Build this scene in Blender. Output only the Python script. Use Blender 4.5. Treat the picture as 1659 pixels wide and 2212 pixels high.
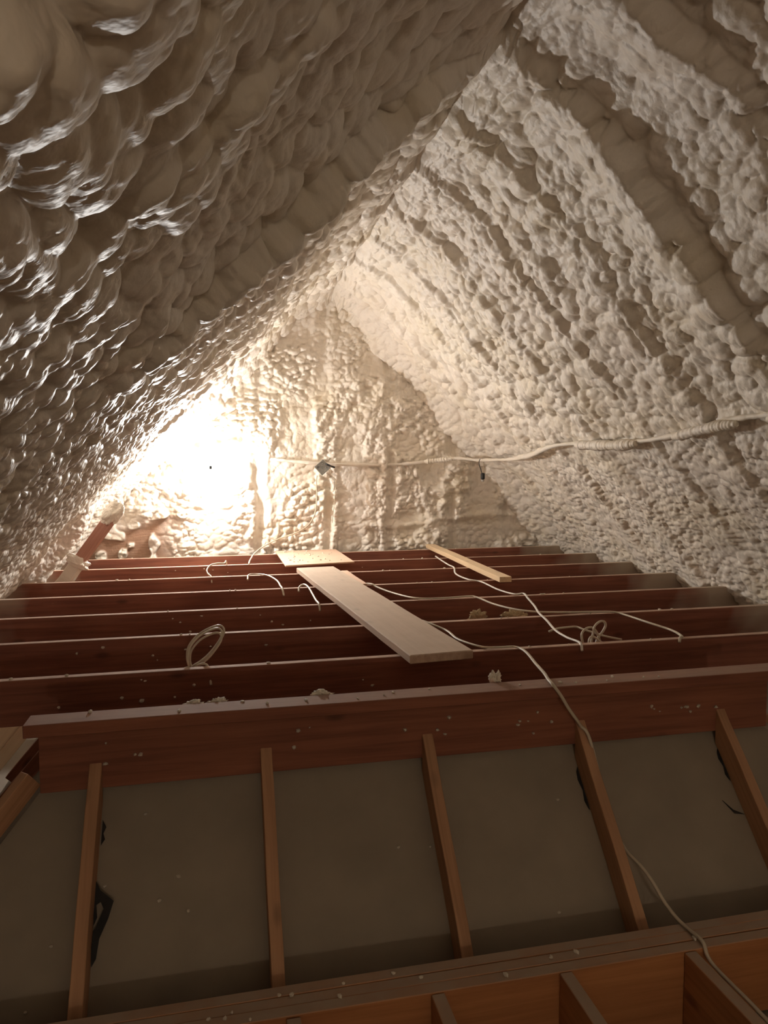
import bpy, bmesh, math, random
import numpy as np
from mathutils import Vector, Matrix

for o in list(bpy.data.objects):
    bpy.data.objects.remove(o, do_unlink=True)
S = bpy.context.scene
COL = S.collection
R = math.radians

# ------------------------------------------------------------------ camera
cam = bpy.data.objects.new('camera', bpy.data.cameras.new('camera'))
COL.objects.link(cam)
cam.data.sensor_fit = 'HORIZONTAL'
cam.data.sensor_width = 36.0
cam.data.lens = 36.0 * 1590.1 / 1659.0
cam.data.clip_start = 0.02
_p, _y, _r = R(-4.008), R(12.567), R(-0.153)
_f = Vector((math.sin(_y) * math.cos(_p), math.cos(_y) * math.cos(_p), math.sin(_p)))
_x = Vector((math.cos(_y), -math.sin(_y), 0))
_u = _x.cross(_f)
_x2 = _x * math.cos(_r) + _u * math.sin(_r)
_u2 = -_x * math.sin(_r) + _u * math.cos(_r)
cam.matrix_world = Matrix(((_x2.x, _u2.x, -_f.x, 0), (_x2.y, _u2.y, -_f.y, 0), (_x2.z, _u2.z, -_f.z, 1.45), (0, 0, 0, 1)))
S.camera = cam

# ------------------------------------------------------------------ world, exposure, lamp strengths
W = bpy.data.worlds.new('world')
S.world = W
W.use_nodes = True
W.node_tree.nodes['Background'].inputs['Color'].default_value = (0, 0, 0, 1)
W.node_tree.nodes['Background'].inputs['Strength'].default_value = 0.0
S.view_settings.view_transform = 'Standard'
S.view_settings.look = 'None'
S.view_settings.gamma = 1.0
S.view_settings.use_curve_mapping = False
S.view_settings.exposure = 0.0
LAMP = 3250.0          # radiance of the bulb on the gable wall
LAMP2 = 940.0           # radiance of the dim bulb behind the photographer

# ------------------------------------------------------------------ numpy noise helpers
rng = np.random.default_rng(7)
TAB = rng.random((256, 256, 5)).astype(np.float32)

def vnoise(u, v, scale, seed=0):
    x = u / scale + seed * 17.3; y = v / scale + seed * 31.7
    ix = np.floor(x).astype(np.int64); iy = np.floor(y).astype(np.int64)
    fx = x - ix; fy = y - iy
    fx = fx * fx * (3 - 2 * fx); fy = fy * fy * (3 - 2 * fy)
    def g(a, b): return TAB[a % 256, b % 256, 4]
    return (g(ix, iy) * (1 - fx) + g(ix + 1, iy) * fx) * (1 - fy) + (g(ix, iy + 1) * (1 - fx) + g(ix + 1, iy + 1) * fx) * fy

def domes(u, v, cell, seed=0, rmin=.62, rmax=1.1, pw=.75):
    """union (max) of rounded nodules on a jittered lattice, value 0..1"""
    x = u / cell + seed * 13.1; y = v / cell + seed * 7.7
    ix = np.floor(x).astype(np.int64); iy = np.floor(y).astype(np.int64)
    best = np.zeros_like(x)
    for dx in (-1, 0, 1):
        for dy in (-1, 0, 1):
            cx = ix + dx; cy = iy + dy
            t = TAB[cx % 256, cy % 256]
            px = cx + t[..., 0]; py = cy + t[..., 1]
            r = rmin + (rmax - rmin) * t[..., 2]
            e = .75 + .5 * t[..., 3]
            d2 = ((x - px) * e) ** 2 + ((y - py) / e) ** 2
            h = np.clip(1 - d2 / (r * r), 0, 1) ** pw * (.45 + .55 * t[..., 2])
            best = np.maximum(best, h)
    return best

def sstep(a, b, x):
    t = np.clip((x - a) / (b - a), 0, 1)
    return t * t * (3 - 2 * t)

# ------------------------------------------------------------------ materials
def newmat(name):
    m = bpy.data.materials.new(name)
    m.use_nodes = True
    nt = m.node_tree
    return m, nt, nt.nodes['Principled BSDF']

def N(nt, typ, **kw):
    n = nt.nodes.new(typ)
    for k, v in kw.items():
        if k in ('inp',):
            for a, b in v.items(): n.inputs[a].default_value = b
        else:
            setattr(n, k, v)
    return n

def ramp(nt, src, stops):
    r = nt.nodes.new('ShaderNodeValToRGB')
    e = r.color_ramp.elements
    while len(e) < len(stops): e.new(.5)
    for i, (p, c) in enumerate(stops):
        e[i].position = p; e[i].color = (*c, 1)
    nt.links.new(src, r.inputs[0])
    return r

def mixc(nt, fac, a, b, mode='MIX'):
    m = nt.nodes.new('ShaderNodeMix'); m.data_type = 'RGBA'; m.blend_type = mode
    for k, v in ((0, fac), (6, a), (7, b)):
        if hasattr(v, 'is_linked') or hasattr(v, 'links'): nt.links.new(v, m.inputs[k])
        elif k == 0: m.inputs[0].default_value = v
        else: m.inputs[k].default_value = (*v, 1)
    return m.outputs[2]

def math_n(nt, op, a, b=None):
    m = nt.nodes.new('ShaderNodeMath'); m.operation = op
    for k, v in ((0, a), (1, b)):
        if v is None: continue
        if hasattr(v, 'links'): nt.links.new(v, m.inputs[k])
        else: m.inputs[k].default_value = v
    return m.outputs[0]

def mat_foam(name, tint=(.82, .75, .655), tint2=(.76, .67, .53), tint3=(.80, .715, .63), rough=.52, bare=False):
    m, nt, b = newmat(name)
    tc = N(nt, 'ShaderNodeTexCoord')
    n1 = N(nt, 'ShaderNodeTexNoise', inp={'Scale': 3.2, 'Detail': 3.0}); nt.links.new(tc.outputs['Object'], n1.inputs['Vector'])
    n2 = N(nt, 'ShaderNodeTexNoise', inp={'Scale': 1.1, 'Detail': 2.0}); nt.links.new(tc.outputs['Object'], n2.inputs['Vector'])
    r1 = ramp(nt, n1.outputs['Fac'], [(.42, (0, 0, 0)), (.72, (1, 1, 1))])
    r2 = ramp(nt, n2.outputs['Fac'], [(.4, (0, 0, 0)), (.65, (1, 1, 1))])
    c = mixc(nt, r1.outputs[0], tint, tint2)
    f3 = math_n(nt, 'MULTIPLY', r2.outputs[0], .6)
    c = mixc(nt, f3, c, tint3)
    if bare:
        at = N(nt, 'ShaderNodeAttribute', attribute_name='bare')
        nw = N(nt, 'ShaderNodeTexNoise', inp={'Scale': 9.0, 'Detail': 6.0})
        mp = N(nt, 'ShaderNodeMapping'); mp.inputs['Scale'].default_value = (1, 1, 9)
        nt.links.new(tc.outputs['Object'], mp.inputs[0]); nt.links.new(mp.outputs[0], nw.inputs['Vector'])
        rw = ramp(nt, nw.outputs['Fac'], [(.35, (.27, .155, .10)), (.7, (.40, .245, .16))])
        c = mixc(nt, at.outputs['Fac'], c, rw.outputs[0])
    nt.links.new(c, b.inputs['Base Color'])
    b.inputs['Roughness'].default_value = rough
    b.inputs['Specular IOR Level'].default_value = .38
    nb = N(nt, 'ShaderNodeTexNoise', inp={'Scale': 42.0, 'Detail': 2.0, 'Roughness': .55}); nt.links.new(tc.outputs['Object'], nb.inputs['Vector'])
    h = nb.outputs['Fac']
    bp = N(nt, 'ShaderNodeBump', inp={'Strength': .45, 'Distance': .008}); nt.links.new(h, bp.inputs['Height'])
    nt.links.new(bp.outputs[0], b.inputs['Normal'])
    return m

def mat_wood(name, dark, light, dust_light=None, dust_light_amt=.7, rough=.82, overspray=False, scale=1.0):
    """grain runs along the object's own X axis"""
    m, nt, b = newmat(name)
    tc = N(nt, 'ShaderNodeTexCoord')
    oi = N(nt, 'ShaderNodeObjectInfo')
    off = N(nt, 'ShaderNodeCombineXYZ')
    k = math_n(nt, 'MULTIPLY', oi.outputs['Random'], 37.0)
    nt.links.new(k, off.inputs[0]); nt.links.new(k, off.inputs[1])
    va = N(nt, 'ShaderNodeVectorMath', operation='ADD')
    nt.links.new(tc.outputs['Object'], va.inputs[0]); nt.links.new(off.outputs[0], va.inputs[1])
    mp = N(nt, 'ShaderNodeMapping'); mp.inputs['Scale'].default_value = (1.2 * scale, 26 * scale, 26 * scale)
    nt.links.new(va.outputs[0], mp.inputs[0])
    n1 = N(nt, 'ShaderNodeTexNoise', inp={'Scale': 1.6, 'Detail': 5.0, 'Roughness': .6, 'Distortion': .5}); nt.links.new(mp.outputs[0], n1.inputs['Vector'])
    n2 = N(nt, 'ShaderNodeTexNoise', inp={'Scale': 2.2, 'Detail': 2.0}); nt.links.new(va.outputs[0], n2.inputs['Vector'])
    fac = math_n(nt, 'ADD', math_n(nt, 'MULTIPLY', n1.outputs['Fac'], .65), math_n(nt, 'MULTIPLY', n2.outputs['Fac'], .35))
    rp = ramp(nt, fac, [(.36, dark), (.64, light)])
    c = rp.outputs[0]
    # knots
    mk = N(nt, 'ShaderNodeMapping'); mk.inputs['Scale'].default_value = (1.9, 4.5, 4.5); nt.links.new(va.outputs[0], mk.inputs[0])
    vk = N(nt, 'ShaderNodeTexVoronoi', inp={'Scale': 1.5}); nt.links.new(mk.outputs[0], vk.inputs['Vector'])
    kk = ramp(nt, vk.outputs['Distance'], [(.05, (1, 1, 1)), (.13, (0, 0, 0))])
    kf = math_n(nt, 'MULTIPLY', kk.outputs[0], .6)
    c = mixc(nt, kf, c, tuple(v * .4 for v in dark))
    if dust_light:  # upward faces paler: dust, plus lamplight on joist tops put into the colour
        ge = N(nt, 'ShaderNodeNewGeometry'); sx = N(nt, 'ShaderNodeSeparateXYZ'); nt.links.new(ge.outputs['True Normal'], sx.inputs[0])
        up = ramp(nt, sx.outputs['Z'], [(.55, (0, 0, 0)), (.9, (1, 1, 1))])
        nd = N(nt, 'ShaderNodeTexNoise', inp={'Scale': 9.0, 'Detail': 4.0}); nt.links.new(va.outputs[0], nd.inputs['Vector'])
        df = math_n(nt, 'MULTIPLY', up.outputs[0], math_n(nt, 'MULTIPLY', ramp(nt, nd.outputs['Fac'], [(.25, (.6, .6, .6)), (.6, (1, 1, 1))]).outputs[0], dust_light_amt))
        c = mixc(nt, df, c, dust_light)
    if overspray:
        ge2 = N(nt, 'ShaderNodeNewGeometry'); s2 = N(nt, 'ShaderNodeSeparateXYZ'); nt.links.new(ge2.outputs['Position'], s2.inputs[0])
        # how far the point lies outside the inner part of the span (metres from the eave foam)
        xr = math_n(nt, 'SUBTRACT', s2.outputs['X'], 2.92)
        xl = math_n(nt, 'SUBTRACT', -1.12, s2.outputs['X'])
        xo = math_n(nt, 'MAXIMUM', xr, xl)
        no = N(nt, 'ShaderNodeTexNoise', inp={'Scale': 3.5, 'Detail': 2.0}); nt.links.new(ge2.outputs['Position'], no.inputs['Vector'])
        f = math_n(nt, 'ADD', math_n(nt, 'MULTIPLY', xo, 2.6), math_n(nt, 'MULTIPLY', math_n(nt, 'SUBTRACT', no.outputs['Fac'], .52), 1.8))
        fr = ramp(nt, f, [(.0, (0, 0, 0)), (.75, (.75, .75, .75))])
        c = mixc(nt, fr.outputs[0], c, (.52, .44, .34))
    nt.links.new(c, b.inputs['Base Color'])
    b.inputs['Roughness'].default_value = rough
    bp = N(nt, 'ShaderNodeBump', inp={'Strength': .25, 'Distance': .002}); nt.links.new(n1.outputs['Fac'], bp.inputs['Height'])
    nt.links.new(bp.outputs[0], b.inputs['Normal'])
    return m

def mat_plain(name, col, rough=.5, metal=0.0, var=.12, scale=30, bump=.0):
    m, nt, b = newmat(name)
    tc = N(nt, 'ShaderNodeTexCoord')
    n = N(nt, 'ShaderNodeTexNoise', inp={'Scale': scale, 'Detail': 4.0}); nt.links.new(tc.outputs['Object'], n.inputs['Vector'])
    r = ramp(nt, n.outputs['Fac'], [(.3, tuple(c * (1 - var) for c in col)), (.7, tuple(min(1, c * (1 + var)) for c in col))])
    nt.links.new(r.outputs[0], b.inputs['Base Color'])
    b.inputs['Roughness'].default_value = rough; b.inputs['Metallic'].default_value = metal
    if bump:
        bp = N(nt, 'ShaderNodeBump', inp={'Strength': bump, 'Distance': .004}); nt.links.new(n.outputs['Fac'], bp.inputs['Height'])
        nt.links.new(bp.outputs[0], b.inputs['Normal'])
    return m

def mat_emit(name, col, strength):
    m, nt, b = newmat(name)
    b.inputs['Base Color'].default_value = (*col, 1)
    b.inputs['Emission Color'].default_value = (*col, 1)
    b.inputs['Emission Strength'].default_value = strength
    tc = N(nt, 'ShaderNodeTexCoord')
    return m

M = dict(
    foam=mat_foam('sprayed_foam'),
    foam_wall=mat_foam('sprayed_foam_gable', bare=True),
    scrap=mat_foam('foam_scrap', tint=(.80, .72, .60), tint2=(.74, .64, .48), tint3=(.78, .68, .56), rough=.6),
    joist=mat_wood('red_fir_joist', (.17, .052, .030), (.30, .105, .060), dust_light=(.62, .45, .34), dust_light_amt=.75, overspray=True),
    header=mat_wood('red_fir_header', (.19, .062, .034), (.32, .115, .062), dust_light=(.45, .33, .25), dust_light_amt=.5),
    stud=mat_wood('fir_stud', (.34, .17, .085), (.52, .28, .15), dust_light=(.5, .34, .22), dust_light_amt=.3),
    beam=mat_wood('orange_fir_beam', (.34, .13, .045), (.50, .21, .075), dust_light=(.40, .31, .23), dust_light_amt=.9),
    plank=mat_wood('weathered_plank', (.42, .29, .20), (.58, .42, .31), dust_light=(.60, .48, .37), dust_light_amt=.7),
    stick=mat_wood('pale_pine', (.62, .43, .25), (.76, .56, .35), dust_light=(.78, .64, .45), dust_light_amt=.3),
    ply=mat_wood('pink_plywood', (.55, .34, .22), (.70, .47, .33), dust_light=(.70, .52, .40), dust_light_amt=.4),
    pale=mat_wood('new_pine', (.70, .50, .31), (.84, .65, .44)),
    brace=mat_wood('red_brace', (.38, .17, .12), (.52, .27, .20)),
    drywall=mat_plain('drywall_paper', (.30, .245, .185), rough=.9, var=.10, scale=5, bump=.05),
    cable=mat_plain('beige_cable', (.56, .47, .35), rough=.45, var=.08),
    cable_white=mat_plain('white_cable', (.78, .72, .64), rough=.4, var=.05),
    metal=mat_plain('galvanised_steel', (.55, .56, .55), rough=.32, metal=1.0, var=.15, scale=60),
    black=mat_plain('black_plastic', (.012, .012, .012), rough=.35, var=.3),
    tar=mat_plain('black_tar_paper', (.014, .012, .011), rough=.7, var=.4, scale=20, bump=.6),
    tuft=mat_plain('fibreglass', (.55, .42, .25), rough=.95, var=.2, scale=80, bump=.8),
    bulb=mat_emit('lit_bulb', (1.0, .975, .94), LAMP),
    bulb2=mat_emit('lit_dim_bulb', (1.0, .88, .72), LAMP2),
    white=mat_plain('white_plastic', (.75, .73, .68), rough=.4, var=.04),
    glass=mat_plain('unlit_bulb_glass', (.55, .53, .50), rough=.15, var=.03),
)

# ------------------------------------------------------------------ object helpers
def link(o, parent=None):
    COL.objects.link(o)
    if parent is not None: o.parent = parent
    return o

def tag(o, label, cat=None, group=None, kind=None):
    o['label'] = label
    if cat: o['category'] = cat
    if group: o['group'] = group
    if kind: o['kind'] = kind
    return o

def mesh_obj(name, verts, faces, mat, parent=None, smooth=False):
    me = bpy.data.meshes.new(name)
    me.from_pydata([tuple(v) for v in verts], [], faces)
    me.materials.append(mat)
    if smooth:
        me.polygons.foreach_set('use_smooth', [True] * len(me.polygons))
    me.update()
    return link(bpy.data.objects.new(name, me), parent)

def empty(name, loc, rot=None):
    o = bpy.data.objects.new(name, None)
    o.empty_display_size = .05
    o.location = loc
    if rot is not None: o.rotation_euler = rot
    return link(o)

def box_bm(sx, sy, sz, bev=.002, cuts=0, jitter=0.0, seed=0):
    bm = bmesh.new()
    bmesh.ops.create_cube(bm, size=1)
    for v in bm.verts: v.co = Vector((v.co.x * sx, v.co.y * sy, v.co.z * sz))
    if cuts:
        ed = [e for e in bm.edges if abs((e.verts[0].co - e.verts[1].co).x) > sx * .9]
        bmesh.ops.subdivide_edges(bm, edges=ed, cuts=cuts, use_grid_fill=True)
        rr = random.Random(seed)
        xs = sorted({round(v.co.x, 4) for v in bm.verts})
        j = {x: (rr.uniform(-jitter, jitter), rr.uniform(-jitter, jitter)) for x in xs}
        for v in bm.verts:
            a = j[round(v.co.x, 4)]; v.co.y += a[0]; v.co.z += a[1]
    if bev:
        ed = [e for e in bm.edges if not e.is_boundary and len(e.link_faces) == 2 and e.calc_face_angle(0) > .5]
        bmesh.ops.bevel(bm, geom=ed, offset=bev, segments=1, affect='EDGES')
    return bm

def bm_obj(name, bm, mat, parent=None, smooth=False):
    me = bpy.data.meshes.new(name)
    bm.to_mesh(me); bm.free()
    me.materials.append(mat)
    if smooth: me.polygons.foreach_set('use_smooth', [True] * len(me.polygons))
    return link(bpy.data.objects.new(name, me), parent)

def board(name, a, b, width, thick, mat, up=(0, 0, 1), bev=.002, parent=None, jitter=.0015, cuts=5, seed=0):
    """straight timber whose centre line runs a->b; local X along it, local Z (size 'thick') near 'up', local Y 'width'"""
    a = Vector(a); b = Vector(b)
    d = (b - a); L = d.length; x = d.normalized()
    u = Vector(up); z = (u - x * u.dot(x)).normalized(); y = z.cross(x)
    o = bm_obj(name, box_bm(L, width, thick, bev, cuts, jitter, seed), mat, parent)
    m = Matrix(((x.x, y.x, z.x, 0), (x.y, y.y, z.y, 0), (x.z, y.z, z.z, 0), (0, 0, 0, 1)))
    o.matrix_world = Matrix.Translation((a + b) / 2) @ m
    return o

def catmull(pts, n=8):
    P = [Vector(p) for p in pts]
    P = [P[0] * 2 - P[1]] + P + [P[-1] * 2 - P[-2]]
    out = []
    for i in range(1, len(P) - 2):
        for k in range(n):
            t = k / n
            p0, p1, p2, p3 = P[i - 1:i + 3]
            out.append(.5 * ((2 * p1) + (p2 - p0) * t + (2 * p0 - 5 * p1 + 4 * p2 - p3) * t * t + (3 * p1 - p0 - 3 * p2 + p3) * t ** 3))
    out.append(P[-2])
    return out

def tube_data(path, rad, seg=8, flat=1.0):
    """rad: number or function(i, n) -> radius"""
    verts, faces = [], []
    n = len(path)
    prev = None
    for i, p in enumerate(path):
        t = (path[min(i + 1, n - 1)] - path[max(i - 1, 0)]).normalized()
        if prev is None:
            ref = Vector((0, 0, 1)) if abs(t.z) < .9 else Vector((1, 0, 0))
            a = (ref - t * ref.dot(t)).normalized()
        else:
            a = (prev - t * prev.dot(t)).normalized()
        prev = a
        b = t.cross(a)
        r = rad(i, n) if callable(rad) else rad
        for k in range(seg):
            w = 2 * math.pi * k / seg
            verts.append(p + a * (math.cos(w) * r * flat) + b * (math.sin(w) * r))
    for i in range(n - 1):
        for k in range(seg):
            k2 = (k + 1) % seg
            faces.append((i * seg + k, i * seg + k2, (i + 1) * seg + k2, (i + 1) * seg + k))
    faces.append(tuple(range(seg))[::-1]); faces.append(tuple((n - 1) * seg + k for k in range(seg)))
    return verts, faces

def tube(name, pts, rad, mat, parent=None, n=8, seg=8, flat=1.0):
    v, f = tube_data(catmull(pts, n), rad, seg, flat)
    return mesh_obj(name, v, f, mat, parent, smooth=True)

def lathe(name, prof, mat, parent=None, seg=20):
    """prof: list of (r, y) turned about local Y"""
    v, f = [], []
    for r, y in prof:
        for k in range(seg):
            w = 2 * math.pi * k / seg
            v.append((r * math.cos(w), y, r * math.sin(w)))
    for i in range(len(prof) - 1):
        for k in range(seg):
            k2 = (k + 1) % seg
            f.append((i * seg + k, (i + 1) * seg + k, (i + 1) * seg + k2, i * seg + k2))
    f.append(tuple(range(seg))); f.append(tuple((len(prof) - 1) * seg + k for k in range(seg))[::-1])
    return mesh_obj(name, v, f, mat, parent, smooth=True)

# ------------------------------------------------------------------ geometry constants (metres; lower joist tops are z = 0)
JT = .597                                   # top of the upper joists
JY = [6.727 - .61 * i for i in range(7)]    # near faces of the seven upper joists
HY = 2.457                                  # near face of the header joist
AP = np.array([1.047, 3.163])               # ridge (x, z)
TL = np.array([-.6877, -.7260]); NL = np.array([.7260, -.6877])
TR = np.array([.6657, -.7462]);  NR = np.array([-.7462, -.6657])
RAFT = [.29 + .61 * k for k in range(-2, 12)]     # rafter lines; the ones behind the camera are left plain
GY = 7.02

# ------------------------------------------------------------------ sprayed foam on the two roof slopes
def foam_core(side, s, u, Y):
    """inward offset of the foam skin; side -1 left, +1 right, 0 the ridge between; s metres down from the ridge"""
    wu = u + .018 * (vnoise(u, Y, .16, 1) - .5) * 2
    wy = Y + .018 * (vnoise(u, Y, .16, 2) - .5) * 2
    ey = {-1: .62, 0: .75, 1: .78}[side]      # nodules are a little longer along the eaves than up the slope
    big = domes(wu, wy * ey, .090, 1, .55, .92, .62)
    med = domes(wu, wy * ey, .060, 2, .52, .88, .62)
    sml = domes(wu, wy * (ey + .1), .032, 3, .5, .85, .7)
    w = vnoise(u, Y, .45, 3)
    low = sstep(1.6, 2.8, s) if side > 0 else sstep(1.8, 2.7, s) * .9
    big_w = (1 - low * .8) * sstep(.3, .6, w + {-1: .16, 0: .05, 1: -.04}[side])
    nod = (big * .050 * big_w + med * .034 * (1 - big_w * .8) * (1 - .35 * low)) * (.6 + .6 * vnoise(u, Y, .7, 5))
    nod = nod + sml * (.006 + .007 * low) * (.4 + vnoise(u, Y, .3, 6))
    d = -.055 + .05 * (vnoise(u, Y, .9, 7) - .5) + .035 * (vnoise(u, Y, .33, 8) - .5)
    # rafters show through: steep smooth side towards the camera, foam piled behind
    rib = np.zeros_like(Y)
    wob = .05 * (vnoise(u, Y, .09, 131) - .5) + 1.1 * (nod - .02)
    for k, yk in enumerate(RAFT):
        if side < 0:
            a = {3: .055, 4: .022, 5: .012, 6: .085, 7: .02}.get(k, .014)
        else:
            a = {4: .035, 5: .058, 6: .064, 7: .04}.get(k, .024)
        yy = yk + .05 * (vnoise(s, Y * 0 + yk, .45, 9 + k) - .5) * 2
        if side < 0:
            a = a * (1 - .85 * sstep(1.75, 2.25, s))
            if k == 3: yy = yy - .07
        a = a * (.45 + 1.1 * vnoise(s, Y * 0 + yk, .5, 49 + k))
        q = Y - yy + wob
        near = sstep(-.085, -.02, q)
        far = np.exp(-(np.clip(q, 0, None) / .20) ** 2)
        rib = np.maximum(rib, a * near * far)
        flat = sstep(-.10, -.07, q) * (1 - sstep(-.04, -.01, q))
        nod = nod * (1 - (.25 if k in (3, 5, 6) else .1) * flat)
    d = d + rib + nod
    # thicker foam against the gable wall and along the ridge and the eaves
    g = np.clip(GY - Y, 0, None)
    d = d + {-1: .10, 0: .11, 1: .13}[side] * np.exp(-(g / .35) ** 2) * (.7 + .6 * vnoise(u, Y, .4, 71))
    d = d + .145 * np.exp(-(s / .30) ** 2)
    d = d + .05 * sstep(3.1, 3.6, s)
    if side < 0:                              # foam piled round the brace by the gable
        d = d + .11 * np.exp(-((Y - 5.93) / .17) ** 2) * sstep(2.75, 3.1, s)
    return d

def slope_disp(side, s, Y):
    u = side * s
    d = foam_core(side, s, u, Y)
    k = int(np.searchsorted(s[0], .3))
    w = sstep(0, .28, s[:, :k])
    d[:, :k] = d[:, :k] * w + foam_core(0, s[:, :k], u[:, :k], Y[:, :k]) * (1 - w)
    return d

def build_slope(name, side, mat):
    t, n = (TL, NL) if side < 0 else (TR, NR)
    ys = [-5.0]
    y0 = .35 if side < 0 else 1.35
    while ys[-1] < 7.12:
        y = ys[-1]
        ys.append(y + (.05 if y < y0 else (.0052 + .0006 * max(y, 0))))
    ss = [0.0]
    smax = 3.62
    while ss[-1] < 4.85:
        ss.append(ss[-1] + (.0068 if ss[-1] < smax else .05))
    Y, s = np.meshgrid(np.array(ys), np.array(ss), indexing='ij')
    d = slope_disp(side, s, Y)
    bl = sstep(0, .5, s)
    dx = bl * n[0]; dz = (1 - bl) * -1.0 + bl * n[1]
    L = np.sqrt(dx * dx + dz * dz); dx /= L; dz /= L
    # small sideways droop makes the nodules overlap like the real foam
    X = AP[0] + s * t[0] + d * dx
    Z = AP[1] + s * t[1] + d * dz
    ny, ns = Y.shape
    co = np.stack([X, Y, Z], -1).reshape(-1, 3)
    idx = np.arange(ny * ns).reshape(ny, ns)
    a, b, c, e = idx[:-1, :-1], idx[1:, :-1], idx[1:, 1:], idx[:-1, 1:]
    q = np.stack([a, b, c, e] if side > 0 else [a, e, c, b], -1).reshape(-1, 4)
    return np_mesh(name, co, q, mat)

def np_mesh(name, co, q, mat, attr=None):
    me = bpy.data.meshes.new(name)
    me.vertices.add(len(co)); me.vertices.foreach_set('co', co.astype(np.float32).ravel())
    me.loops.add(q.size); me.loops.foreach_set('vertex_index', q.astype(np.int32).ravel())
    me.polygons.add(len(q))
    me.polygons.foreach_set('loop_start', np.arange(0, q.size, 4, dtype=np.int32))
    me.polygons.foreach_set('use_smooth', np.ones(len(q), dtype=bool))
    me.update(calc_edges=True)
    me.materials.append(mat)
    if attr is not None:
        at = me.attributes.new('bare', 'FLOAT', 'POINT')
        at.data.foreach_set('value', attr.astype(np.float32))
    return link(bpy.data.objects.new(name, me))

cl = build_slope('ceiling_left', -1, M['foam'])
tag(cl, 'cream sprayed foam over the left roof slope, darker and seen edge-on', kind='structure')
cr = build_slope('ceiling_right', 1, M['foam'])
tag(cr, 'cream sprayed foam over the right roof slope, ribbed by the rafters', kind='structure')

# gable wall
def build_gable():
    st = .0062
    xs = np.arange(-1.75, 3.75, st); zs = np.arange(.30, 3.25, st)
    Z, X = np.meshgrid(zs, xs, indexing='ij')
    wx = X + .018 * (vnoise(X, Z, .15, 81) - .5) * 2; wz = Z + .018 * (vnoise(X, Z, .15, 82) - .5) * 2
    med = domes(wx, wz * 1.25, .056, 21, .52, .88, .62); sml = domes(wx, wz, .032, 22, .5, .85, .7); big = domes(wx, wz, .085, 23, .55, .92, .62)
    w = vnoise(X, Z, .35, 83)
    nod = med * .042 * (1 - .5 * sstep(.35, .65, w)) + big * .042 * sstep(.35, .65, w) + sml * .008
    nod = nod * (.36 + 1.05 * sstep(.3, .66, vnoise(X, Z, .26, 84)))
    d = .045 * (vnoise(X, Z, .6, 85) - .5) + .02 * (vnoise(X, Z, .2, 86) - .5)
    for k, xk in enumerate((-.24, .37, .985, 1.60, 2.22, 2.83)):
        xx = xk + .07 * (vnoise(Z, Z * 0 + xk, .35, 90 + k) - .5)
        q = np.abs(X - xx)
        prof = 1 - sstep(.012, .055, q)
        am = sstep(.3, .6, vnoise(Z, X * 0 + xk, .45, 197 + k))
        d = d - prof * .020 * am + .022 * np.exp(-((q - .085) / .03) ** 2) * (vnoise(Z, X * 0 + xk, .3, 97 + k))
        nod = nod * (1 - .55 * prof * am)
    # horizontal lap of two spray passes and the ledge above the lamp
    d = d + .03 * np.exp(-((Z - .86 - .05 * np.sin(X * 3)) / .04) ** 2) * sstep(.9, 1.3, X)
    d = d + .05 * np.exp(-((Z - 1.60 - .03 * np.sin(X * 9)) / .03) ** 2) * sstep(-.32, -.2, X) * (1 - sstep(.15, .26, X))
    bare = (1 - sstep(-.55, -.15, X + .25 * (vnoise(X, Z, .25, 87) - .5))) * (1 - sstep(.82, 1.0, Z + .25 * (vnoise(X, Z, .2, 88) - .5)))
    blot = sstep(.56, .64, vnoise(X, Z, .09, 89)) * bare
    bare = np.clip(bare - blot, 0, 1)
    nod = nod * (1 - bare) + .006 * blot
    d = d * (1 - bare * .8) - .02 * bare + nod
    Yw = GY - .045 - d
    co = np.stack([X, Yw, Z], -1).reshape(-1, 3)
    nz, nx = X.shape
    idx = np.arange(nz * nx).reshape(nz, nx)
    a, b, c, e = idx[:-1, :-1], idx[:-1, 1:], idx[1:, 1:], idx[1:, :-1]
    q = np.stack([a, b, c, e], -1).reshape(-1, 4)
    xc = X[:-1, :-1].ravel(); zc = Z[:-1, :-1].ravel()
    dl = (xc - AP[0]) * NL[0] + (zc - AP[1]) * NL[1]
    dr = (xc - AP[0]) * NR[0] + (zc - AP[1]) * NR[1]
    q = q[(dl > -.10) & (dr > -.10)]
    used = np.unique(q); mp = -np.ones(len(co), dtype=np.int64); mp[used] = np.arange(len(used))
    return np_mesh('wall_back', co[used], mp[q], M['foam_wall'], bare.ravel()[used])
wb = build_gable()
tag(wb, 'gable end wall covered in lumpy cream foam, bare brown sheathing at lower left', kind='structure')

# wall behind the photographer and the ceiling boards that close the rooms below
fl = mesh_obj('wall_front', [(-3, -4.95, -.3), (5, -4.95, -.3), (5, -4.95, 3.4), (-3, -4.95, 3.4), (-3, -5.0, -.3), (5, -5.0, -.3), (5, -5.0, 3.4), (-3, -5.0, 3.4)],
              [(0, 3, 2, 1), (4, 5, 6, 7), (0, 1, 5, 4), (2, 3, 7, 6), (1, 2, 6, 5), (3, 0, 4, 7)], M['foam'])
tag(fl, 'foamed end wall behind the photographer, out of view', kind='structure')

def slab(name, pts, thick, mat, label):
    """flat sheet through the given coplanar points, thickness downwards along its normal"""
    v = [Vector(p) for p in pts]
    n = (v[1] - v[0]).cross(v[2] - v[0]).normalized()
    if n.z < 0: n = -n
    k = len(v)
    vv = v + [p - n * thick for p in v]
    f = [tuple(range(k)), tuple(range(2 * k - 1, k - 1, -1))] + [(i, i + k, (i + 1) % k + k, (i + 1) % k) for i in range(k)]
    o = mesh_obj(name, vv, f, mat)
    bm = bmesh.new(); bm.from_mesh(o.data); bmesh.ops.recalc_face_normals(bm, faces=bm.faces); bm.to_mesh(o.data); bm.free()
    return tag(o, label, kind='structure')

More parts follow.
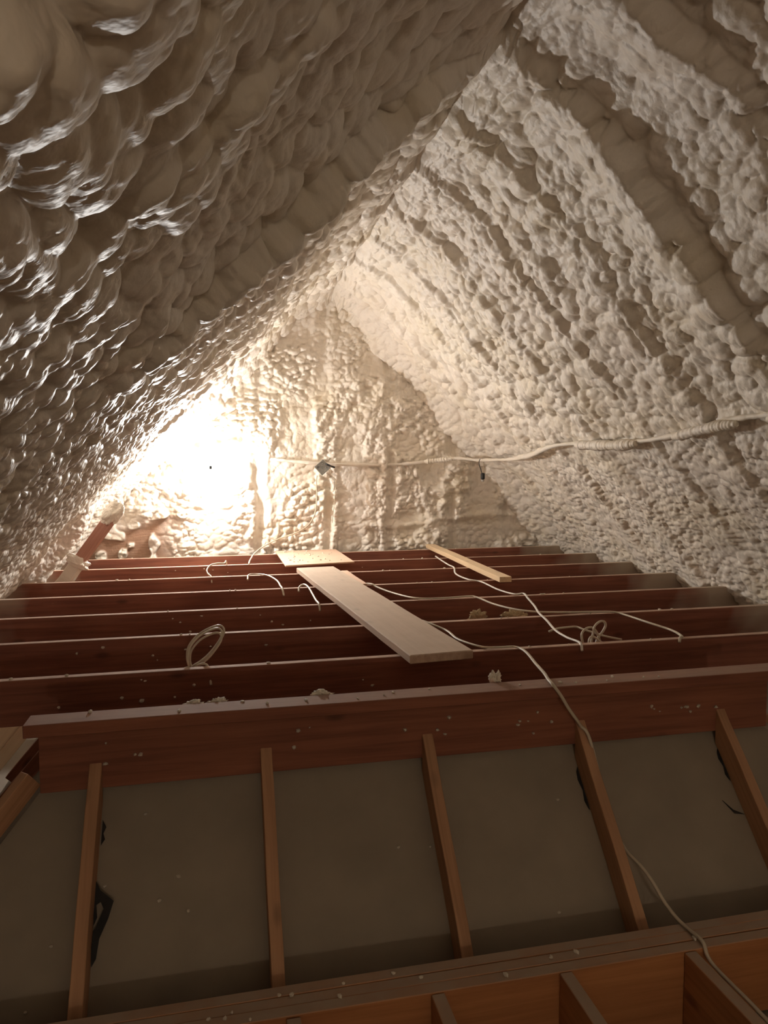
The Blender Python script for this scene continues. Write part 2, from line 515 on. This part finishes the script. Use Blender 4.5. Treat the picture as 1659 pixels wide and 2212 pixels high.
TS = math.tan(R(49.37)); CS = math.cos(R(49.37)); SN = math.sin(R(49.37))
def dz(Y): return .336 + TS * (Y - 2.449)     # top side of the sloping drywall
XL, XR = -.575, 2.10                          # header ends: corners of the raised tray
slab('floor', [(-2.6, -4.95, -.25), (4.6, -4.95, -.25), (4.6, 7.1, -.25), (-2.6, 7.1, -.25)], .013, M['drywall'], 'lower ceiling drywall under the near joists, in deep shade')
Yt, Yb = 2.50, 1.93
off = Yt - Yb
slab('wall_front_slope', [(XL, Yt, dz(Yt)), (XR, Yt, dz(Yt)), (XR + off, Yb, dz(Yb)), (XL - off, Yb, dz(Yb))], .013, M['drywall'],
     'brown-grey back of the sloping drywall below the header, between the sloping studs')
slab('wall_left_slope', [(XL, Yt, dz(Yt)), (XL - off, Yb, dz(Yb)), (XL - off, 6.9, dz(Yb)), (XL, 6.9, dz(Yt))], .013, M['drywall'],
     'back of the sloping drywall on the left side of the raised tray ceiling')
slab('wall_right_slope', [(XR, Yt, dz(Yt)), (XR, 6.9, dz(Yt)), (XR + off, 6.9, dz(Yb)), (XR + off, Yb, dz(Yb))], .013, M['drywall'],
     'back of the sloping drywall on the right side of the raised tray ceiling')
slab('ceiling_tray', [(XL, Yt, .40), (XR, Yt, .40), (XR, 6.95, .40), (XL, 6.95, .40)], .013, M['drywall'], 'flat drywall under the upper joists, hidden between them')

# ------------------------------------------------------------------ lamp on the gable wall
def lamp(loc):
    e = empty('wall_lamp', loc)
    tag(e, 'lit round lamp glaring on the foam of the gable wall, left of the metal box', 'lamp')
    lathe('mounting_plate', [(.0, .30), (.045, .30), (.048, .29), (.042, .275), (.02, .27), (.0, .27)], M['white'], e)
    lathe('socket', [(.0, .275), (.012, .275), (.012, .13), (.020, .12), (.022, .08), (.028, .06), (.037, .035), (.043, .0155), (.0, .0155)], M['white'], e)
    pr = [(0.0, .0145), (.0465, .0145)] + [(.047 * math.cos(a), .012 - .021 * math.sin(a)) for a in (0.2, .5, .8, 1.1, 1.35)] + [(0.0015, -.0095)]
    b = lathe('bulb', pr, M['bulb'], e, seg=16)
    se = bm_obj('sensor', box_bm(.028, .012, .034, .003), M['black'], b); se.location = (0, -.016, .0)
    return e
lamp((-.0757, 6.64, 1.392))

# dim bulb hanging from the ridge behind the photographer
def lamp2(loc):
    e = empty('hanging_lamp', loc)
    tag(e, 'dim bulb on a cord behind the photographer, out of view', 'lamp')
    bm = bmesh.new(); bmesh.ops.create_uvsphere(bm, u_segments=12, v_segments=8, radius=.04)
    bm_obj('bulb', bm, M['bulb2'], e, True)
    tube('cord', [(0, 0, .06), (0, 0, .4), (0.01, 0, .9)], .004, M['black'], e)
    tube('socket', [(0, 0, .035), (0, 0, .06), (0, 0, .1)], .018, M['black'], e, n=2)
lamp2((.15, -4.2, 1.35))

# ------------------------------------------------------------------ upper joists
ordn = ['nearest the gable wall, first of seven', 'second from the gable wall', 'third from the gable wall', 'fourth from the gable wall', 'fifth from the gable wall',
        'sixth from the gable wall, behind the nearest one', 'seventh from the gable wall, under the wide plank']
for i, y in enumerate(JY):
    o = board('ceiling_joist', (-1.75, y + .019, JT - .092), (3.55, y + .019, JT - .092), .038, .184, M['joist'], seed=i)
    tag(o, 'dark red-brown ceiling joist, ' + ordn[i], 'joist', 'upper ceiling joists')
o = board('header_joist', (XL, HY + .019, JT - .101), (XR, HY + .019, JT - .101), .038, .202, M['header'], seed=21)
tag(o, 'deep red-brown header joist above the sloping studs', 'joist')
o = board('top_plate', (-.605, 2.445, JT + .0225), (2.15, 2.435, JT + .0225), .098, .041, M['header'], seed=22, jitter=.0008)
tag(o, 'brown flat plate lying on top of the header joist', 'plate')

# ------------------------------------------------------------------ sloping studs of the tray
def slope_stud(x, label, w=.038):
    # top edge follows z = .473 + TS (Y - 2.449)
    ya, yb = HY - .002, 1.985
    c = Vector((x, 0, 0)); n = Vector((0, -SN, CS))
    za = .473 + TS * (ya - 2.449); zb = .473 + TS * (yb - 2.449)
    a = Vector((x, ya, za)) - n * .0445; b = Vector((x, yb, zb)) - n * .0445
    a = a + (a - b).normalized() * .09
    o = board('sloping_stud', b, a, w, .089, M['stud'], up=n, seed=int(x * 100) + 200)
    mi = o.matrix_world.inverted()          # plumb cut against the header, square seat behind the beam
    bm = bmesh.new(); bm.from_mesh(o.data)
    for co, no in (((x, HY - .001, 0), (0, 1, 0)), ((0, 1.985, 0), (0, -1, 0))):
        g = bmesh.ops.bisect_plane(bm, geom=bm.verts[:] + bm.edges[:] + bm.faces[:], plane_co=mi @ Vector(co), plane_no=mi.to_3x3() @ Vector(no), clear_outer=True)
        bmesh.ops.holes_fill(bm, edges=[q for q in g['geom_cut'] if isinstance(q, bmesh.types.BMEdge)])
    bm.to_mesh(o.data); bm.free()
    return tag(o, label, 'stud', 'sloping studs on the near side of the tray ceiling')
for x, l in ((-.407, 'sloping wooden stud left of all, with torn black paper on its right side'),
             (.137, 'second sloping wooden stud from the left'),
             (.703, 'middle sloping wooden stud, third from the left'),
             (1.292, 'fourth sloping wooden stud, with a pale cable hanging over its top'),
             (1.889, 'rightmost sloping wooden stud under the right end of the header')):
    slope_stud(x, l)

def hip(x0, sx, label, w=.038):
    d = Vector((sx, -1, -TS)).normalized()
    a = Vector((x0, HY + .02, .40)) + Vector((0, 0, .041)); b = a + d * .60
    o = board('hip_rafter', b, a, w, .068, M['stud'], up=(0, 0, 1), seed=31)
    return tag(o, label, 'rafter')
hip(XL - .03, -1, 'orange-brown hip board slanting down at the left end of the header')
hip(XR + .03, 1, 'brown hip board slanting down at the right end of the header')
nm = ['first behind the hip board', 'second behind the hip board', 'third behind the hip board', 'fourth behind the hip board']
for i in range(4):
    y = 3.09 + .61 * i
    for sx, x0, sd in ((-1, XL, 'left'), (1, XR, 'right')):
        n = Vector((sx * SN, 0, CS))
        a = Vector((x0 - sx * .05, y, .473 + TS * .05)) - n * .0445; d = Vector((sx * CS, 0, -SN))
        o = board('side_stud', a + d * .75, a, .038, .089, M['header'], up=n, seed=40 + i)
        tag(o, 'dark sloping stud on the %s side of the tray, %s' % (sd, nm[i]), 'stud', 'sloping studs on the %s side of the tray' % sd)
# pale loose boards leaning on the left side
o = board('pale_board', (-1.10, 3.30, .05), (-.80, 3.42, .43), .14, .038, M['pale'], up=(.5, -.75, .45), seed=51)
tag(o, 'pale lit pine board leaning at the lower left, below the nearest joists', 'board')
o = board('pale_batten', (-1.0, 3.22, .10), (-.735, 3.30, .42), .05, .03, M['pale'], up=(.5, -.75, .45), seed=52)
tag(o, 'narrow lit pine batten beside the leaning board at lower left', 'board')

# ------------------------------------------------------------------ built-up beam and lower joists
e = empty('built_up_beam', (.75, 1.9, -.24))
tag(e, 'triple beam of dusty boards side by side under the sloping studs', 'beam')
for k in range(3):
    p = board('ply_board', (-2.2, 1.860 + .0395 * k, -.1195 - .001 * k), (3.9, 1.860 + .0395 * k, -.1195 + .002 * k), .038, .235, M['beam'], seed=60 + k, jitter=.0018, cuts=9)
    p.parent = e; p.matrix_parent_inverse = Matrix.Translation((-.75, -1.9, .24))
lj = [(-.25, 'leftmost, hidden below the lower left edge'), (.162, 'left of the lower middle'), (.556, 'under the middle sloping stud'),
      (.935, 'between the third and fourth sloping studs'), (1.335, 'crossed by the hanging cable'), (1.745, 'right of the hanging cable')]
for x, l in lj:
    o = board('floor_joist', (x, -4.9, -.121), (x, 1.838, -.121), .038, .235, M['beam'], seed=int(x * 50) + 300)
    tag(o, 'dusty lower joist running towards the camera, ' + l, 'joist', 'lower joists')

# ------------------------------------------------------------------ boards lying on the joists
def plank_bm():
    bm = box_bm(2.64, .286, .038, .004, 14, .001, 5)
    return bm
a = Vector((.908, 2.945, JT + .0205)); b = Vector((.702, 5.575, JT + .0205))
o = board('wide_plank', a, b, .288, .038, M['plank'], bev=.004, cuts=12, jitter=.001, seed=70)
tag(o, 'wide weathered plank laid lengthwise across the joists', 'plank')
o = board('narrow_board', (.936, 4.84, JT + .011), (.908, 5.47, JT + .011), .05, .020, M['ply'], seed=71)
tag(o, 'narrow board strip lying along the right edge of the wide plank', 'board')
# plywood offcut
pv = [(.495, 6.87), (1.063, 6.88), (1.083, 5.995), (.503, 5.89)]
bm = bmesh.new()
cxy = Vector((.78, 6.4, JT + .008))
vs = [bm.verts.new((x - cxy.x, y - cxy.y, z)) for z in (-.006, .006) for x, y in pv]
bm.faces.new(vs[:4]); bm.faces.new(vs[4:][::-1])
for k in range(4): bm.faces.new((vs[k], vs[k + 4], vs[(k + 1) % 4 + 4], vs[(k + 1) % 4]))
bmesh.ops.recalc_face_normals(bm, faces=bm.faces)
bmesh.ops.bevel(bm, geom=list(bm.edges), offset=.0015, segments=1, affect='EDGES')
o = bm_obj('plywood_piece', bm, M['ply']); o.location = cxy
tag(o, 'pinkish plywood piece with foam crumbs, lying by the gable wall', 'board')
o = board('pine_stick', (1.936, 4.79, JT + .0205), (1.99, 6.86, JT + .0205), .088, .038, M['stick'], bev=.002, seed=72)
tag(o, 'pale pine two-by-four laid across the far right joists', 'stick')

# ------------------------------------------------------------------ red brace at the left end of the gable, half foamed over
e = empty('foamed_brace', (-1.16, 5.85, .50))
tag(e, 'reddish sloping brace with foam collar where left slope meets gable wall', 'brace')
def kid(o, e):
    o.parent = e; o.matrix_parent_inverse = Matrix.Translation(-Vector(e.location)); return o
n = Vector((.80, -.45, -.6))
kid(board('timber', (-1.22, 5.85, .45), (-.76, 5.85, 1.09), .038, .092, M['brace'], up=n, seed=80), e)
kid(board('foam_coat', (-1.23, 5.845, .435), (-1.06, 5.845, .672), .052, .106, M['scrap'], up=n, bev=.010, jitter=.004, seed=81), e)
def blob(name, loc, size, mat, seed, parent=None, sub=3, rough=.35):
    bm = bmesh.new(); bmesh.ops.create_icosphere(bm, subdivisions=sub, radius=1)
    rr = random.Random(seed); o3 = Vector((rr.uniform(0, 9), rr.uniform(0, 9), rr.uniform(0, 9)))
    from mathutils import noise
    for v in bm.verts:
        k = 1 + rough * noise.noise(v.co * 1.7 + o3) + rough * .6 * abs(noise.noise(v.co * 4.3 + o3)) + rough * .25 * abs(noise.noise(v.co * 9.1 + o3))
        v.co = Vector((v.co.x * k * size[0], v.co.y * k * size[1], v.co.z * k * size[2]))
    o = bm_obj(name, bm, mat, parent, True); o.location = loc
    return o
c = blob('foam_collar', (-1.045, 5.845, .695), (.080, .055, .045), M['foam'], 3, sub=5, rough=.32)
c.rotation_euler = (0, R(30), 0); kid(c, e)
c = blob('foam_collar', (-.79, 5.86, 1.06), (.10, .07, .06), M['foam'], 4, sub=5, rough=.32)
c.rotation_euler = (0, R(-50), 0); kid(c, e)

# ------------------------------------------------------------------ cables
def cable(label, pts, mat='cable', rad=.0058, name='cable'):
    o = tube(name, pts, rad, M[mat], flat=.75)
    return tag(o, label, 'cable')
cable('pale cable curving from the metal box down the gable wall to the joists',
      [(.885, 6.83, 1.31), (.879, 6.84, 1.256), (.881, 6.84, 1.105), (.859, 6.82, .955), (.791, 6.8, .85), (.66, 6.78, .777), (.508, 6.75, .733), (.379, 6.70, .678), (.289, 6.55, .636), (.244, 6.35, .609), (.227, 6.2, .604), (.224, 6.13, .600)], rad=.0075)
cable('short pale cable loop over the second joist, left of the plywood',
      [(.045, 6.14, .600), (.038, 6.12, .632), (.022, 6.0, .63), (-.028, 5.9, .645), (-.08, 5.8, .646), (-.107, 5.7, .625), (-.096, 5.62, .605), (-.075, 5.54, .598), (-.07, 5.5, .56)], rad=.0065)
cable('pale cable arching over the third joist, left of the wide plank',
      [(.187, 5.433, .58), (.20, 5.50, .607), (.273, 5.50, .609), (.336, 5.397, .611), (.382, 5.2, .605), (.391, 5.0, .60), (.394, 4.89, .60), (.40, 4.84, .56)], rad=.0065)
cable('short pale cable bent over a joist at the left edge of the wide plank',
      [(.50, 4.86, .58), (.51, 4.90, .605), (.54, 4.905, .620), (.558, 4.8, .618), (.56, 4.6, .608), (.558, 4.4, .604), (.56, 4.29, .604), (.56, 4.25, .57)], rad=.0065)
cable('kinked white cable running from behind the pine stick to the right tangle',
      [(1.848, 6.2, .605), (1.825, 6.0, .606), (1.84, 5.8, .585), (1.79, 5.5, .606), (1.716, 5.224, .60), (1.708, 4.937, .606), (1.776, 4.837, .600), (1.776, 4.529, .60), (1.801, 4.314, .606), (1.854, 4.285, .612), (1.823, 4.15, .609), (1.779, 3.95, .600), (1.70, 3.72, .612), (1.689, 3.6, .598), (1.646, 3.4, .59), (1.635, 3.25, .589), (1.619, 3.09, .603), (1.61, 3.05, .575)], 'cable_white', .0068)
cable('long beige cable snaking from the wide plank across the right joists',
      [(.94, 4.93, .60), (.973, 4.905, .608), (1.0, 4.85, .612), (1.022, 4.8, .600), (1.087, 4.6, .592), (1.167, 4.319, .606), (1.328, 4.285, .606), (1.491, 4.306, .606), (1.536, 4.263, .606), (1.579, 4.1, .595), (1.629, 3.9, .60), (1.715, 3.775, .605), (1.878, 3.711, .608), (2.102, 3.670, .608), (2.153, 3.6, .603), (2.168, 3.4, .603), (2.203, 3.25, .595), (2.15, 3.09, .606), (2.13, 3.07, .603), (2.115, 3.055, .585)], rad=.0075)
cable('long cable dropping over the header and down past the fourth sloping stud',
      [(1.03, 3.70, .606), (1.06, 3.62, .603), (1.106, 3.5, .592), (1.097, 3.3, .598), (1.146, 3.116, .605), (1.219, 3.085, .606), (1.289, 3.07, .608), (1.297, 2.97, .611), (1.245, 2.74, .620), (1.19, 2.55, .643), (1.165, 2.46, .646), (1.152, 2.392, .646), (1.178, 2.381, .608), (1.206, 2.379, .562), (1.245, 2.385, .51), (1.274, 2.415, .478), (1.300, 2.405, .445), (1.320, 2.375, .34), (1.322, 2.33, .25), (1.324, 2.26, .165), (1.332, 2.19, .120), (1.346, 2.12, .100), (1.358, 2.07, .073), (1.369, 2.02, .034), (1.38, 1.965, .010), (1.386, 1.906, .008), (1.388, 1.852, .008), (1.380, 1.797, -.02), (1.370, 1.60, -.01), (1.345, 1.3, .008), (1.34, .9, .008)], rad=.0068)
# coil of cable standing up by the seventh joist, left
e = empty('cable_coil', (-.09, 3.19, .59)); tag(e, 'loose coil of beige cable standing by the near joist on the left', 'cable')
lp = [(-.143, 3.2, .573), (-.150, 3.2, .614), (-.141, 3.2, .663), (-.099, 3.22, .707), (-.04, 3.22, .736), (-.005, 3.22, .738), (.007, 3.2, .718), (-.009, 3.18, .687), (-.051, 3.17, .636), (-.09, 3.17, .602), (-.134, 3.17, .576)]
for k, (dx, sc, dy) in enumerate(((0, 1, 0), (.006, .90, .02), (.012, .84, -.02))):
    p = [(-.14 + (x + .14) * sc + dx, y + dy, .575 + (z - .575) * sc) for x, y, z in lp]
    kid(tube('loop', p, .0055, M['cable'], flat=.8), e)
kid(tube('tail', [(-.14, 3.17, .58), (-.19, 3.14, .572), (-.24, 3.12, .565)], .0055, M['cable']), e)
kid(tube('tail', [(-.12, 3.17, .58), (-.08, 3.13, .60), (-.06, 3.10, .59), (-.05, 3.06, .53)], .0055, M['cable']), e)
# tangle on the right
e = empty('cable_tangle', (1.74, 3.2, .57)); tag(e, 'tangled loops of pale cable behind the near joist on the right', 'cable')
for p in ([(1.679, 3.16, .56), (1.671, 3.17, .604), (1.679, 3.18, .628), (1.713, 3.2, .642), (1.742, 3.2, .642), (1.767, 3.2, .614), (1.79, 3.21, .57)],
          [(1.712, 3.16, .555), (1.729, 3.17, .623), (1.743, 3.18, .654), (1.779, 3.2, .67), (1.803, 3.2, .669), (1.811, 3.2, .648), (1.797, 3.2, .621), (1.775, 3.2, .595), (1.76, 3.2, .56)],
          [(1.62, 3.42, .58), (1.66, 3.42, .592), (1.717, 3.4, .602), (1.761, 3.4, .601), (1.778, 3.35, .597), (1.81, 3.3, .590), (1.845, 3.25, .582), (1.90, 3.2, .575)],
          [(1.69, 3.14, .56), (1.70, 3.15, .60), (1.72, 3.16, .61), (1.74, 3.15, .60), (1.755, 3.14, .585), (1.80, 3.14, .578), (1.85, 3.13, .572)]):
    kid(tube('loop', p, .0068, M['cable'], flat=.8), e)

# ------------------------------------------------------------------ electrical things on the gable and the right slope
def square_box():
    e = empty('electrical_box', (.935, 6.83, 1.386))
    e.rotation_euler = (0, R(-41), 0)
    tag(e, 'square galvanised electrical box tilted on the gable wall', 'electrical box')
    t = .003; a = .052; dpt = .045
    bm = bmesh.new()
    def addb(cx, cy, cz, sx, sy, sz):
        r = bmesh.ops.create_cube(bm, size=1)
        for v in r['verts']: v.co = Vector((v.co.x * sx + cx, v.co.y * sy + cy, v.co.z * sz + cz))
    addb(0, dpt / 2, 0, 2 * a, t, 2 * a)
    for s in (-1, 1):
        addb(s * a, 0, 0, t, dpt, 2 * a); addb(0, 0, s * a, 2 * a, dpt, t)
    bm_obj('box_body', bm, M['metal'], e)
    for x, z in ((.028, .028), (-.028, .028), (.028, -.028), (0, 0)):
        k = lathe('knockout', [(.0, .002), (.011, .002), (.011, -.001), (0, -.001)], M['metal'], e, 12); k.location = (x, dpt / 2 - .004, z)
    k = lathe('screw', [(.0, .004), (.006, .004), (.006, -.002), (0, -.003)], M['white'], e, 10); k.location = (-.012, .012, .016)
    bm = bmesh.new()
    tb = tube('connector', [(.045, -.02, .006), (.06, -.03, -.03), (.085, -.03, -.075)], .009, M['black'], e, n=3)
    return e
square_box()
o = tube('thin_wire', [(1.0, 6.80, 1.376), (1.027, 6.82, 1.307), (1.062, 6.84, 1.255), (1.057, 6.85, 1.147), (1.043, 6.86, .995), (1.028, 6.86, .865)], .0028, M['cable'])
tag(o, 'thin wire hanging from the metal box down the gable wall', 'wire')

# foam-coated conduit: along the gable wall, round the corner and towards the camera on the right slope
rr = random.Random(4)
def crad(base, amp):
    ph = rr.uniform(0, 9)
    return lambda i, n: base * (1 + amp * .5 * math.sin(i * 1.1 + ph) + amp * math.sin(i * .31 + ph * 2))
e = empty('foamed_conduit', (1.2, 6.9, 1.40)); tag(e, 'foam-coated conduit running along the gable wall and right roof slope', 'conduit')
kid(tube('pipe', [(.45, 6.95, 1.462), (.526, 6.92, 1.459), (.70, 6.91, 1.443), (.869, 6.90, 1.428), (1.219, 6.91, 1.41), (1.578, 6.91, 1.408), (1.847, 6.88, 1.425), (2.072, 6.84, 1.451), (2.236, 6.75, 1.468),
                  (2.38, 6.6, 1.45), (2.48, 6.35, 1.452), (2.49, 6.05, 1.457), (2.475, 5.61, 1.483), (2.425, 5.15, 1.546), (2.452, 4.86, 1.565), (2.462, 4.474, 1.558), (2.462, 4.192, 1.555), (2.457, 3.879, 1.565), (2.445, 3.54, 1.592), (2.415, 3.268, 1.626), (2.40, 3.015, 1.646), (2.395, 2.832, 1.650), (2.35, 2.443, 1.68)], crad(.015, .16), M['foam'], n=12, seg=10), e)
def ring_rad(base):
    ph = rr.uniform(0, 9)
    return lambda i, n: base * (1 + .07 * math.sin(i * 1.25 + ph) + .05 * math.sin(i * .8) + .10 * math.sin(i * .13 + ph)) * min(1, .55 + i * .04, .55 + (n - 1 - i) * .04)
for pts, b in (([(1.93, 6.87, 1.436), (2.072, 6.83, 1.451), (2.20, 6.77, 1.465)], .026), ([(2.485, 5.95, 1.462), (2.475, 5.61, 1.483), (2.44, 5.3, 1.53)], .026),
               ([(2.43, 4.75, 1.545), (2.435, 4.474, 1.538), (2.435, 4.192, 1.533), (2.43, 4.0, 1.538)], .036), ([(2.415, 3.60, 1.565), (2.385, 3.268, 1.598), (2.375, 3.05, 1.61)], .03), ([(2.365, 2.83, 1.62), (2.33, 2.5, 1.65)], .03)):
    kid(tube('foam_sleeve', [(p[0] + (.010 if p[1] < 6 else 0), p[1], p[2] + (.008 if p[1] < 6 else 0)) for p in pts], ring_rad(b * .9), M['foam'], n=44, seg=14), e)

e = empty('hanging_socket', (2.40, 6.52, 1.30)); tag(e, 'small black lamp socket hanging on two wires at the gable corner', 'lamp socket')
s = bm_obj('socket', box_bm(.034, .034, .062, .008, 0), M['black'], e); s.location = (0, 0, 0)
bm_obj('bulb', box_bm(.026, .026, .02, .006, 0), M['glass'], s).location = (0, 0, -.040)
tube('wire', [(-.008, 0, .03), (-.03, 0, .09), (-.035, .01, .13), (-.02, .02, .16)], .0035, M['black'], e)
tube('wire', [(.008, 0, .03), (.01, 0, .09), (.012, .01, .13), (.0, .02, .16)], .0030, M['cable'], e)

# ------------------------------------------------------------------ insulation tufts, foam scraps, torn paper
def tuft(loc, size, label, seed, mat='tuft'):
    r = random.Random(seed); bm = bmesh.new()
    from mathutils import noise
    bmesh.ops.create_icosphere(bm, subdivisions=4, radius=1)
    o3 = Vector((seed * 1.7, seed * .9, 2.0))
    for v in bm.verts:
        k = 1 + .7 * noise.noise(v.co * 1.4 + o3) + .45 * noise.noise(v.co * 3.7 + o3) + .35 * noise.noise(v.co * 9.1 + o3)
        k = max(.15, k)
        v.co = Vector((v.co.x * k * size[0], v.co.y * k * size[1], max(v.co.z * k * size[2], -size[2] * .5)))
    o = bm_obj('insulation_tuft', bm, M[mat], None, True); o.location = loc
    return tag(o, label, 'insulation')
tuft((1.45, 4.02, .53), (.05, .02, .042), 'yellowish insulation tuft between joists, right of the wide plank', 1)
tuft((1.69, 4.02, .525), (.065, .02, .036), 'wider yellowish insulation tuft between joists beneath the beige cable', 2)
tuft((1.16, .98, -.20), (.10, .10, .10), 'greyish insulation tuft between the lower joists at the bottom', 3)
tuft((.336, 2.515, JT + .035), (.034, .014, .016), 'pale foam scrap behind the plate, below the wide plank', 5, 'scrap')
tuft((-.10, 2.515, JT + .03), (.03, .014, .014), 'pale foam scrap behind the plate at the left', 6, 'scrap')
tuft((-.02, 2.515, JT + .03), (.03, .015, .018), 'smaller pale foam scrap behind the plate at the left', 7, 'scrap')
tuft((.98, 2.515, JT + .04), (.02, .015, .03), 'tiny pale foam scrap behind the plate, right of the plank end', 8, 'scrap')

# crumbs: one small irregular mesh each from three shapes
shapes = []
for k in range(3):
    bm = bmesh.new(); bmesh.ops.create_icosphere(bm, subdivisions=1, radius=1)
    r = random.Random(k)
    for v in bm.verts: v.co *= r.uniform(.55, 1.2)
    me = bpy.data.meshes.new('foam_crumb'); bm.to_mesh(me); bm.free(); me.materials.append(M['scrap']); shapes.append(me)
rr = random.Random(11)
def crumb(loc, s, label, group):
    o = bpy.data.objects.new('foam_crumb', rr.choice(shapes)); COL.objects.link(o)
    o.location = loc; o.scale = (s * rr.uniform(.8, 1.4), s * rr.uniform(.8, 1.2), s * rr.uniform(.6, 1)); o.rotation_euler = (0, 0, rr.uniform(0, 6))
    tag(o, label, 'foam crumb', group)
for k in range(34):                         # on the plywood
    x = rr.uniform(.56, 1.02); y = rr.uniform(6.05, 6.8)
    crumb((x, y, JT + .0165), rr.uniform(.006, .012), 'small white foam crumb lying on the plywood piece', 'foam crumbs on the plywood')
for i, y in enumerate(JY):                  # on the joist tops
    for k in range(7):
        x = rr.uniform(-.9, 2.9)
        if .4 < x < 1.2: continue
        crumb((x, y + .019, JT + .003), rr.uniform(.005, .010), 'small white foam crumb on the upper joist ' + ordn[i].split(',')[0], 'foam crumbs on the joists')
for k in range(16):                         # on the plate
    crumb((rr.uniform(-.55, 2.0), rr.uniform(2.41, 2.48), JT + .045), rr.uniform(.004, .009), 'small pale foam crumb on the flat plate', 'foam crumbs on the plate')
for i in (1, 4, 5, 6):                      # stuck to the faces of the nearer joists
    for k in range(9):
        crumb((rr.uniform(-.7, 1.2), JY[i] - .003, JT - rr.uniform(.02, .12)), rr.uniform(.004, .010), 'pale foam speck on the face of the joist ' + ordn[i].split(',')[0], 'foam specks on joist faces')
for k in range(26):
    cx0 = rr.choice((-.35, .25, .78, .98, 1.15, 1.62, 1.75))
    crumb((cx0 + rr.gauss(0, .05), HY - .003, JT - .10 + rr.gauss(0, .03)), rr.uniform(.004, .010), 'pale foam speck stuck to the header joist', 'foam specks on the header')
for p in ((-.202, 2.255), (-.365, 2.294), (-.148, 2.295), (-.253, 2.424), (.558, 2.30), (1.162, 2.362), (1.06, 2.134), (-.118, 2.23), (.668, 2.294), (-.5, 2.2), (-.55, 2.1)):
    crumb((p[0], p[1], dz(p[1]) + .003), rr.uniform(.005, .009), 'white foam crumb lying on the sloping drywall', 'foam crumbs on the drywall')
for k in range(14):
    crumb((rr.uniform(-.4, 1.5), rr.uniform(1.845, 1.95), .002), rr.uniform(.005, .009), 'white foam crumb on the triple beam', 'foam crumbs on the beam')

def paper(name, pts, label, th=.0015, n=(0, -SN, CS)):
    """torn flat flake with thickness; pts are world points"""
    v = [Vector(p) for p in pts]; nn = Vector(n)
    k = len(v); vv = [p + nn * th for p in v] + [p - nn * th for p in v]
    f = [tuple(range(k)), tuple(range(2 * k - 1, k - 1, -1))] + [(i, i + k, (i + 1) % k + k, (i + 1) % k) for i in range(k)]
    o = mesh_obj(name, vv, f, M['tar'])
    return tag(o, label, 'tar paper')
def dp(x, y, off): return (x, y, dz(y) + off)
paper('torn_paper', [dp(x + (.014 if x < -.386 else .003), y, .022) for x, y in ((-.41, 2.303), (-.377, 2.276), (-.337, 2.254), (-.349, 2.225), (-.371, 2.191), (-.387, 2.158), (-.398, 2.146), (-.402, 2.179), (-.40, 2.206), (-.384, 2.209),
                     (-.364, 2.242), (-.374, 2.255), (-.386, 2.25), (-.392, 2.228), (-.400, 2.215), (-.405, 2.25))], 'torn black paper hanging on the leftmost sloping stud')
paper('paper_strip', [dp(1.80, 2.315, .008), dp(1.83, 2.292, .006), dp(1.868, 2.278, .008), dp(1.83, 2.284, .006)], 'black paper sliver on the drywall beside the rightmost sloping stud')
for x, y0, y1, l in ((1.271, 2.43, 2.33, 'black paper strip by the top of the fourth sloping stud'),
                     (1.868, 2.44, 2.36, 'black paper strip by the top of the rightmost sloping stud'), (-.384, 2.42, 2.37, 'black paper scrap on the right of the leftmost sloping stud'),
                     (.725, 2.43, 2.35, 'thin black paper strip right of the middle sloping stud')):
    s = -1 if l.find('right of') < 0 and l.find('on the right') < 0 else 1
    paper('paper_strip', [dp(x, y0, .004), dp(x + s * .009, y0 - .012, .006), dp(x + s * .012, y0 * .7 + y1 * .3, .004), dp(x + s * .005, y0 * .45 + y1 * .55, .005), dp(x + s * .011, y0 * .2 + y1 * .8, .006), dp(x + s * .004, y1 + .004, .005), dp(x, y1, .004)], l)
